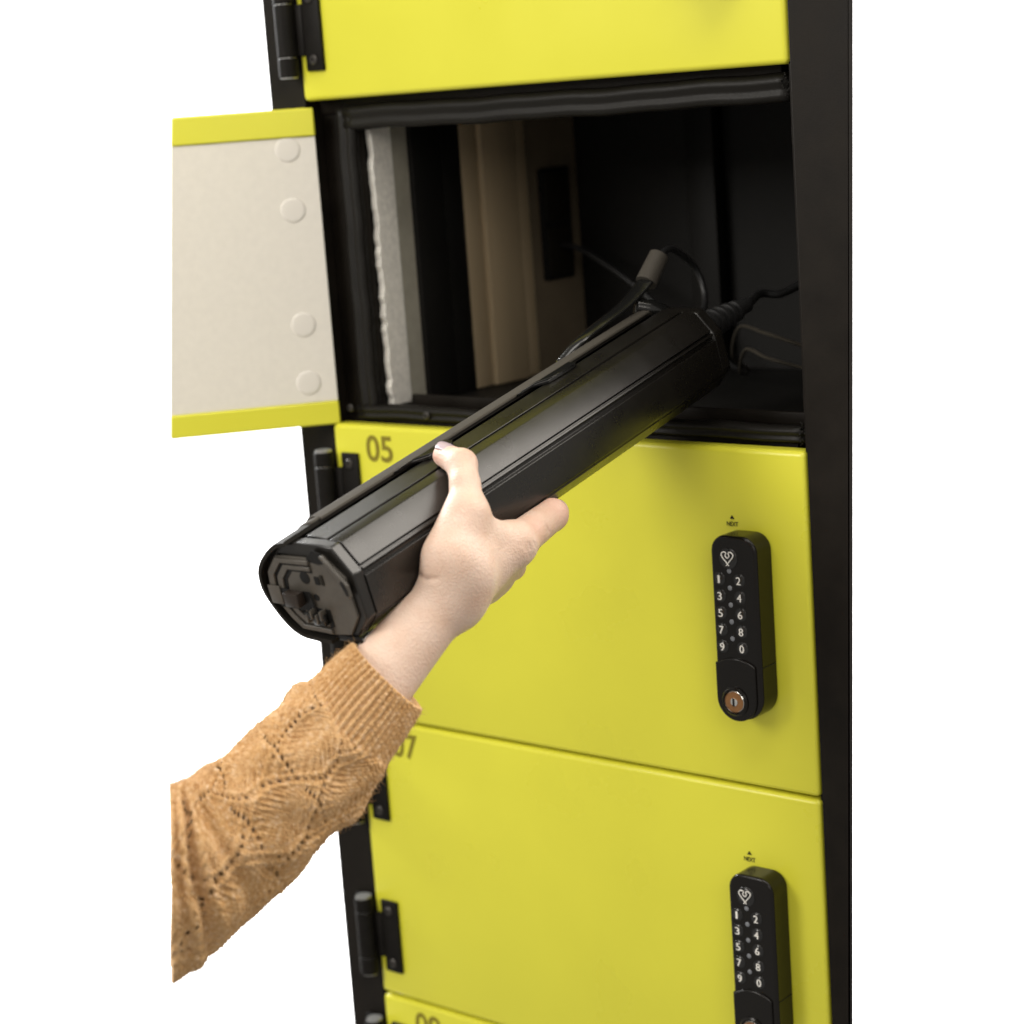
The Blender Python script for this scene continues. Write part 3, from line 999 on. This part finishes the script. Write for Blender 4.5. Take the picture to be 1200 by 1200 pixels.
# fingers curl under the pack
fingers = []
for mcp, pip, rr, dy in (('imcp', 'ipip', (0.0128, 0.0108, 0.0092, 0.0078), 0), ('mmcp', 'mpip', (0.0118, 0.0094, 0.0086, 0.0076), 0),
                         ('rmcp', 'rpip', (0.0112, 0.0090, 0.0082, 0.0072), 0), ('lmcp', 'lpip', (0.0102, 0.0080, 0.0074, 0.0066), 0)):
    l = np.array(BMAT.inverted() @ Vector(J[pip])) * 1000
    ux = min(l[0] - 20, 16)
    dip = bl(ux, l[1] + 9, -44.0 - 0.25 * max(0, -44 - l[2]))
    tp = bl(ux - 21, l[1] + 10, -43.0)
    if mcp == 'imcp':
        dip = bl(24, l[1] + 21, -40.5)
        tp = bl(4, l[1] + 32, -42.0)
    fingers.append(chain([J[mcp], J[pip], dip, tp], rr))
F = fingers[0]
for g in fingers[1:]:
    F = smin(F, g, 0.0022)
S = smin(S, F, 0.006)
# tendon hints and knuckles on the back of the hand
for k in ('imcp', 'mmcp', 'rmcp'):
    S = smin(S, cone(J['wr'] - FWD * 0.0135 + (J[k] - J['wr']) * 0.25, J[k] - FWD * 0.0055, 0.0030, 0.0070), 0.007)
# skin fold where thumb root meets wrist
def depth_at(p):
    """first point of the hand met when looking along the view direction towards p"""
    p = np.asarray(p)
    for t in np.arange(-0.045, 0.03, 0.0004):
        q = np.round((p + FWD * t - lo) / STEP).astype(int)
        if (q >= 0).all() and (q < dims).all() and S[tuple(q)] < 0:
            return p + FWD * t
    return None


def groove(a, b, r, n=6):
    """a shallow crease that follows the skin from a to b"""
    global S
    pts = [depth_at(np.asarray(a) * (1 - k / n) + np.asarray(b) * k / n) for k in range(n + 1)]
    pts = [p for p in pts if p is not None]
    for p, q in zip(pts, pts[1:]):
        if np.linalg.norm(q - p) < 0.006:
            k = block(p, q, 0.0)
            a_, b_ = np.asarray(p, np.float32), np.asarray(q, np.float32)
            X = PTS[k] - a_
            t = np.clip((X @ (b_ - a_)) / max(float((b_ - a_) @ (b_ - a_)), 1e-12), 0, 1)
            g = np.sqrt(((X - t[..., None] * (b_ - a_)) ** 2).sum(-1)) - r
            S[k] = -smin(-S[k], g, 0.0012)


# long extensor tendons of the thumb and the bump of the wrist bone
S = smin(S, cone(J['wr'] - FWD * 0.013 + perp * 0.006, J['tmcp'] - FWD * 0.0085 + RIGHT * 0.003, 0.0030, 0.0042), 0.008)
S = smin(S, cone(J['wr'] - FWD * 0.004, J['wr'] * 0.4 + (J['tmcp'] + J['imcp']) * 0.3 - FWD * 0.003, 0.0135, 0.0120), 0.012)
S = smin(S, ball(J['tcmc'] + RIGHT * 0.0080 - UP * 0.0100 + FWD * 0.0020, 0.0165), 0.014)
# fine creases: wrist fold under the thumb root, thumb joint wrinkles, knuckle wrinkles
im = lambda p, x, y: p + RIGHT * (x * 0.00054) - UP * (y * 0.00054)
groove(im(J['tcmc'], -41, 19), im(J['tcmc'], -30, 26), 0.0011)
groove(im(J['tcmc'], -30, 26), im(J['tcmc'], -14, 24), 0.0006)
for x in (4, 8, 12):
    groove(im(J['ip'], x, -12), im(J['ip'], x + 2, -3), 0.0006, 3)
for x, y in ((12, -8), (17, -9), (23, -11)):
    groove(im(J['imcp'], x, y + 6), im(J['imcp'], x + 8, y + 22), 0.0007, 4)
groove(im(J['imcp'], 40, -22), im(J['imcp'], 46, -8), 0.0006, 3)
# the pack presses flat against the palm
bi = np.array(BMAT.inverted())
LP = PTS @ bi[:3, :3].T.astype(np.float32) + bi[:3, 3].astype(np.float32)
poly = np.array([(-47, 0), (-44.5, 11), (-35, 21.5), (-22, 30), (-12, 33), (24, 30.2), (38.2, 12.8), (39.6, -18), (25, -33.2), (11, -36.5), (-22, -35), (-33, -27.2), (-44.2, -11)]) * mm
bs = np.full(PTS.shape[:3], -1.0, np.float32)
for i in range(len(poly)):
    p, q = poly[i], poly[(i + 1) % len(poly)]
    e = q - p
    nn = np.array([-e[1], e[0]]) / np.linalg.norm(e)
    bs = np.maximum(bs, (LP[..., 0] - p[0]) * nn[0] + (LP[..., 2] - p[1]) * nn[1])
bs = np.maximum(bs, np.maximum(-LP[..., 1] - 0.004, LP[..., 1] - 0.404))
S = np.maximum(S, 0.0003 - bs)


def surface_nets(S, lo, step):
    nx, ny, nz = S.shape
    ins = S < 0
    c = [ins[i:nx - 1 + i, j:ny - 1 + j, k:nz - 1 + k] for i in (0, 1) for j in (0, 1) for k in (0, 1)]
    cnt = sum(x.astype(np.int8) for x in c)
    act = (cnt > 0) & (cnt < 8)
    idx = -np.ones(act.shape, np.int64)
    cells = np.argwhere(act)
    idx[act] = np.arange(len(cells))
    acc = np.zeros((len(cells), 3)); num = np.zeros(len(cells))
    corners = [(i, j, k) for i in (0, 1) for j in (0, 1) for k in (0, 1)]
    for A in corners:
        for d in range(3):
            if A[d] == 1:
                continue
            Bc = list(A); Bc[d] = 1
            va = S[cells[:, 0] + A[0], cells[:, 1] + A[1], cells[:, 2] + A[2]]
            vb = S[cells[:, 0] + Bc[0], cells[:, 1] + Bc[1], cells[:, 2] + Bc[2]]
            m = (va < 0) != (vb < 0)
            t = np.where(m, va / np.where(m, va - vb, 1), 0)
            p = np.array(A, float)[None, :].repeat(len(cells), 0)
            p[:, d] += t
            acc[m] += p[m]; num[m] += 1
    V = (cells + acc / num[:, None]) * step + lo
    quads = []
    for d in range(3):
        o1, o2 = [(1, 2), (2, 0), (0, 1)][d]
        sl = [slice(0, -1)] * 3
        sh = [slice(0, -1)] * 3
        sl[o1] = slice(1, -1); sl[o2] = slice(1, -1)
        a = np.take(ins, range(0, ins.shape[d] - 1), axis=d)
        b = np.take(ins, range(1, ins.shape[d]), axis=d)
        ch = np.argwhere(a != b)
        ok = (ch[:, o1] > 0) & (ch[:, o2] > 0) & (ch[:, o1] < ins.shape[o1] - 1) & (ch[:, o2] < ins.shape[o2] - 1)
        ch = ch[ok]
        e1 = np.zeros(3, int); e1[o1] = 1
        e2 = np.zeros(3, int); e2[o2] = 1
        g = lambda q: idx[q[:, 0], q[:, 1], q[:, 2]]
        q = np.stack([g(ch - e1 - e2), g(ch - e2), g(ch), g(ch - e1)], 1)
        inside_first = ins[ch[:, 0], ch[:, 1], ch[:, 2]]
        q[~inside_first] = q[~inside_first][:, ::-1]
        quads.append(q)
    return V, np.concatenate(quads)


def mesh_np(name, V, Q):
    me = bpy.data.meshes.new(name)
    me.vertices.add(len(V))
    me.vertices.foreach_set('co', np.asarray(V, np.float32).ravel())
    me.loops.add(Q.size)
    me.loops.foreach_set('vertex_index', Q.ravel().astype(np.int32))
    me.polygons.add(len(Q))
    me.polygons.foreach_set('loop_start', np.arange(0, Q.size, Q.shape[1], dtype=np.int32))
    me.polygons.foreach_set('loop_total', np.full(len(Q), Q.shape[1], np.int32))
    me.polygons.foreach_set('use_smooth', np.ones(len(Q), bool))
    me.update(calc_edges=True)
    me.validate()
    return me


V, Q = surface_nets(S, lo, STEP)
# relax a little
for it in range(3):
    s = np.zeros_like(V); cn = np.zeros(len(V))
    for a, b in ((0, 1), (1, 2), (2, 3), (3, 0)):
        np.add.at(s, Q[:, a], V[Q[:, b]]); np.add.at(cn, Q[:, a], 1)
        np.add.at(s, Q[:, b], V[Q[:, a]]); np.add.at(cn, Q[:, b], 1)
    V = V * 0.45 + (s / np.maximum(cn, 1)[:, None]) * 0.55
me = mesh_np('arm', V, Q)
fl = np.zeros(len(V))
for p, r, s in ((J['tip'], 0.016, 0.60), (J['ip'], 0.012, 0.30), (J['tmcp'], 0.013, 0.20), (J['ipip'], 0.018, 0.55), (J['imcp'] * 0.6 + J['ipip'] * 0.4 - FWD * 0.01, 0.012, 0.40), (J['mpip'], 0.018, 0.4), (J['rpip'], 0.018, 0.4)):
    fl = np.maximum(fl, s * np.exp(-((V - p) ** 2).sum(1) / r ** 2))
at = me.attributes.new('flush', 'FLOAT', 'POINT')
at.data.foreach_set('value', fl.astype(np.float32))
arm = keep(link('arm', me, M['skin']), person)
arm['label'] = 'bare hand and wrist'

# thumb nail: a shallow curved plate on the last joint
tdir = J['tip'] - J['ip']; tdir /= np.linalg.norm(tdir)
nup = UP * 1.0 - FWD * 0.36 + RIGHT * 0.02
nup = nup - tdir * (nup @ tdir); nup /= np.linalg.norm(nup)
nsd = np.cross(tdir, nup)
vs, fs = [], []
NU, NV = 14, 10
for i in range(NU + 1):
    a = -1 + 2 * i / NU
    for j in range(NV + 1):
        b = j / NV
        wv = 0.0066 * (1 - 0.55 * max(0, (b - 0.78) / 0.22) ** 2) * (0.85 + 0.15 * b)
        lx = -0.0092 + 0.0142 * b - 0.0012 * a * a * b
        hgt = math.sqrt(max(0, 0.0082 ** 2 - (wv * a) ** 2)) + 0.0008 - 0.0012 * max(0, b - 0.6) - 0.0006 * (1 - b)
        vs.append(J['tip'] + tdir * lx + nsd * (wv * a) + nup * hgt)
for i in range(NU):
    for j in range(NV):
        k = i * (NV + 1) + j
        fs.append((k, k + 1, k + NV + 2, k + NV + 1))
nm = mesh_np('thumb_nail', np.array(vs), np.array(fs))
nail = link('thumb_nail', nm, M['nail'], arm)
md = nail.modifiers.new('thickness', 'SOLIDIFY'); md.thickness = 0.0006; md.offset = 1

# ------------------------------------------------------------------ sleeve
ST = [([0.3833, -0.3548, -0.0824], [-0.0174, -0.0092, 0.0212]), ([0.378, -0.3646, -0.0924], [-0.0189, -0.0099, 0.0233]),
      ([0.3729, -0.3773, -0.1043], [-0.0191, -0.0093, 0.0263]), ([0.3674, -0.3905, -0.1168], [-0.02, -0.0093, 0.0296]),
      ([0.3609, -0.4062, -0.1297], [-0.0205, -0.0091, 0.0318]), ([0.352, -0.4237, -0.1423], [-0.0197, -0.0081, 0.0329]),
      ([0.3433, -0.4413, -0.1563], [-0.0187, -0.0066, 0.0354]), ([0.3341, -0.4573, -0.1673], [-0.0144, -0.0011, 0.0429]),
      ([0.3245, -0.4725, -0.1791], [-0.0094, 0.0055, 0.0517]), ([0.3154, -0.4845, -0.1853], [-0.0041, 0.0113, 0.0566])]
cc = catmull([s[0] for s in ST], 70)
ww = catmull([s[1] for s in ST], 70)
C = np.array([v[:] for v in cc]); Wv = np.array([v[:] for v in ww])
T0 = FWD; T1 = np.array([-0.727, 0.5917, -0.3483])
tt = np.linspace(0, 1, len(C))[:, None]
Tv = T0 * (1 - tt) + T1 * tt
Tv /= np.linalg.norm(Tv, axis=1)[:, None]
Wl = np.linalg.norm(Wv, axis=1)
Tv = Tv * (Wl * 0.92)[:, None]
arc = np.concatenate([[0], np.cumsum(np.linalg.norm(np.diff(C, axis=0), axis=1))])
NT = 620
theta = np.linspace(0, 2 * np.pi, NT, endpoint=False)
# resample evenly along the arm
NSR = 400
sa = np.linspace(0, arc[-1], NSR)
rs = lambda A: np.stack([np.interp(sa, arc, A[:, i]) for i in range(3)], 1)
C, Wv, Tv = rs(C), rs(Wv), rs(Tv)
base = C[:, None, :] + np.cos(theta)[None, :, None] * Wv[:, None, :] + np.sin(theta)[None, :, None] * Tv[:, None, :]
ds = np.gradient(base, axis=0)
dt = (np.roll(base, -1, 1) - np.roll(base, 1, 1)) / 2
nrm = np.cross(dt, ds)
nrm /= np.linalg.norm(nrm, axis=2)[..., None]
outw = base - C[:, None, :]
sg = np.sign((nrm * outw).sum(2).mean())
nrm *= sg
s2 = sa[:, None] + 0 * theta[None, :]
th2 = theta[None, :] + 0 * s2
q2 = th2 * 0.036                                             # metres round the sleeve
CUFF = 0.040
edge = CUFF + 0.003 * np.sin(3 * th2)
isc = 1 / (1 + np.exp(-(edge - s2) / 0.0012))               # 1 on the cuff
# ribbing
NR = 46
rib = np.abs(np.cos(NR / 2 * th2 + 0.35 * np.sin(s2 * 90 + th2 * 3))) ** 1.3
stp = 0.0030
rib_h = 0.0023 * rib - 0.0013 + 0.00022 * np.sin(2 * np.pi * s2 / stp + 2 * np.pi * np.round(NR / 2 * th2 / np.pi) * .37)
# lace panels
NC = 6
Lc = 0.042
cw = 2 * np.pi / NC
v = s2 - CUFF + 0.0022 * np.sin(5 * th2 + 40 * s2)
row = np.floor(v / Lc)
lace = np.zeros_like(v)
holes = np.zeros_like(v)
warp = 0.05 * np.sin(70 * v + 3 * th2)
for c in range(NC * 2):
    ph = c * cw / 2
    swing = cw * 0.27 * np.sin(2 * np.pi * v / (2 * Lc) * 1.0 + (np.pi if c % 2 else 0)) + warp * 0.3
    dth = (th2 - ph - swing + np.pi) % (2 * np.pi) - np.pi
    dm = dth * 0.036
    line = np.exp(-(dm / 0.0011) ** 2)
    pit = np.exp(-((((v / 0.0041) % 1) - 0.5) * 0.0041 / 0.0010) ** 2)
    fade = 0.35 + 0.65 * (np.sin(2 * np.pi * v / (2 * Lc) + 1.3 * c) > -0.55)
    hid = np.floor(v / 0.0041)
    size = 0.62 + 0.38 * np.abs(np.sin(hid * 12.9898 + c * 78.233) * 43758.5 % 1)
    holes = np.maximum(holes, line * pit * fade * size)
    lace += 0.0009 * np.exp(-((np.abs(dm) - 0.0030) / 0.0012) ** 2) + 0.0003 * line
    # chevrons on the leaf between the hole rows
    lace += 0.00046 * np.cos(2 * np.pi * (v + 0.75 * np.abs(dm)) / 0.0042) * np.exp(-((np.abs(dm) - 0.0085) / 0.0050) ** 2)
    # cross row of holes closing each leaf
    vv = (v + (Lc if c % 2 else 0)) % (2 * Lc) - Lc * 0.9 - 0.35 * np.abs(dm)
    arcm = np.exp(-(vv / 0.0012) ** 2) * (np.abs(dm) < 0.013)
    pit2 = np.exp(-((((dm / 0.0036) % 1) - 0.5) * 0.0036 / 0.0010) ** 2)
    holes = np.maximum(holes, 0.95 * arcm * pit2)
    lace += 0.0007 * np.exp(-((vv - 0.003) / 0.0013) ** 2) * (np.abs(dm) < 0.014)
stitch = 0.00042 * np.cos(2 * np.pi * q2 / 0.0029) * np.cos(2 * np.pi * (s2 / 0.0024 + 0.5 * np.abs(((q2 / 0.0029) % 1) - .5)))
puff = 0.0012 * np.sin(2 * np.pi * v / Lc + 2 * th2) * np.cos(3 * th2 - 20 * v) + 0.0012 * np.sin(90 * v + 4 * th2) + 0.0010 * np.sin(140 * v - 7 * th2 + 1)
body_h = 0.0012 + lace + stitch + puff - 0.0026 * holes
# heavy folds near the elbow
end = np.clip((s2 - 0.125) / 0.06, 0, 1)
sL = sa[-1]
for (pos, dep_, wid, tilt) in ((0.020, 0.0065, 0.0034, 0.004), (0.036, 0.0030, 0.0040, -0.003), (0.009, 0.0030, 0.003, 0.003)):
    dd = (sL - s2) - pos - tilt * np.sin(th2 + 0.6) - 0.003 * np.sin(2 * th2)
    amp = np.clip((np.cos(th2 - 4.55) - 0.15) / 0.85, 0, 1)
    body_h = body_h - dep_ * np.exp(-(dd / wid) ** 2) * amp + dep_ * 0.5 * np.exp(-((np.abs(dd) - wid * 2.0) / (wid * 0.9)) ** 2) * amp
wob = 0.00018 * rng.standard_normal(s2.shape)
wob = (wob + np.roll(wob, 1, 0) + np.roll(wob, 1, 1) + np.roll(wob, -1, 1)) / 2
h = isc * rib_h + (1 - isc) * body_h + wob
# cuff end rolls inward
P = base + nrm * h[..., None]
lip = []
for k in range(1, 7):
    t = k / 6
    ring = base[0] - nrm[0] * (0.0005 + 0.0042 * t) + (C[0] - C[1])[None, :] / np.linalg.norm(C[0] - C[1]) * (0.0012 * math.sin(math.pi * t)) + (C[6] - C[0])[None, :] * (1.3 * max(0, t - 0.3))
    lip.append(ring + nrm[0] * (h[0] * (1 - t))[:, None])
P = np.concatenate([np.array(lip[::-1]), P], 0)
nr = P.shape[0]
VV = P.reshape(-1, 3)
i0 = np.arange(nr - 1)[:, None] * NT
j0 = np.arange(NT)[None, :]
a = i0 + j0; b = i0 + (j0 + 1) % NT
QQ = np.stack([a, b, b + NT, a + NT], -1).reshape(-1, 4)
if sg < 0:
    QQ = QQ[:, ::-1]
cut = int(CUFF / sa[-1] * NSR) + 6
# sleeve body and cuff are separate parts of the garment
fr = np.arange(nr - 1).repeat(NT)
# the eyelets of the lace are open
hf = np.zeros((nr, NT)); hf[6:] = holes * (1 - isc) * (np.sin(th2) < -0.30)
hf = np.maximum.reduce([hf[:-1], hf[1:]])[:, :].ravel()
open_face = (hf > 0.58) & (fr > 8) & (fr < nr - 6)


def submesh(name, sel):
    Qs = QQ[sel]
    used, inv = np.unique(Qs, return_inverse=True)
    return mesh_np(name, VV[used], inv.reshape(-1, 4))


slv = keep(link('sleeve', submesh('sleeve', (fr >= cut) & ~open_face), M['wool']), person)
slv['label'] = 'tan lace-knit sleeve with rows of small holes'
cf = link('ribbed_cuff', submesh('ribbed_cuff', (fr < cut) & ~open_face), M['wool'], slv)
# closed end of the sleeve, where the forearm is cut off
endr = P[-1]
cen = endr.mean(0)
capv = np.concatenate([endr, cen + (endr - cen) * 0.5, cen[None]], 0)
fq = []
for i in range(NT):
    k = (i + 1) % NT
    fq.append((i, k, NT + k, NT + i))
me = bpy.data.meshes.new('sleeve_end')
me.from_pydata([tuple(x) for x in capv], [], fq + [(NT + i, NT + (i + 1) % NT, 2 * NT) for i in range(NT)])
link('sleeve_end', me, M['wool'], slv)

# loose wool fibres standing off the knit
NF = 26000
ri = rng.integers(6, nr - 3, NF); rj = rng.integers(0, NT, NF)
p0 = P[ri, rj]
nn = nrm[np.clip(ri - 6, 0, NSR - 1), rj]
dirv = nn * rng.uniform(0.3, 1.0, (NF, 1)) + rng.standard_normal((NF, 3)) * 0.75
dirv /= np.linalg.norm(dirv, axis=1)[:, None]
bend = rng.standard_normal((NF, 3)) * 0.5
ln = 0.0008 + 0.0048 * rng.uniform(0, 1, (NF, 1)) ** 3
k1 = p0 + dirv * ln * 0.55
d2 = dirv + bend
d2 /= np.linalg.norm(d2, axis=1)[:, None]
k2 = k1 + d2 * ln * 0.5
sdv = np.cross(dirv, rng.standard_normal((NF, 3)))
sdv /= np.linalg.norm(sdv, axis=1)[:, None]
sdv *= 0.00008
FV = np.stack([p0 - sdv, p0 + sdv, k1 + sdv, k1 - sdv, k2 + sdv * .5, k2 - sdv * .5], 1).reshape(-1, 3)
fb = np.arange(NF)[:, None] * 6
FQ = np.concatenate([fb + np.array([[0, 1, 2, 3]]), fb + np.array([[3, 2, 4, 5]])], 0)
fz = link('wool_fuzz', mesh_np('wool_fuzz', FV, FQ), M['wool'], slv)
fz['kind'] = 'stuff'
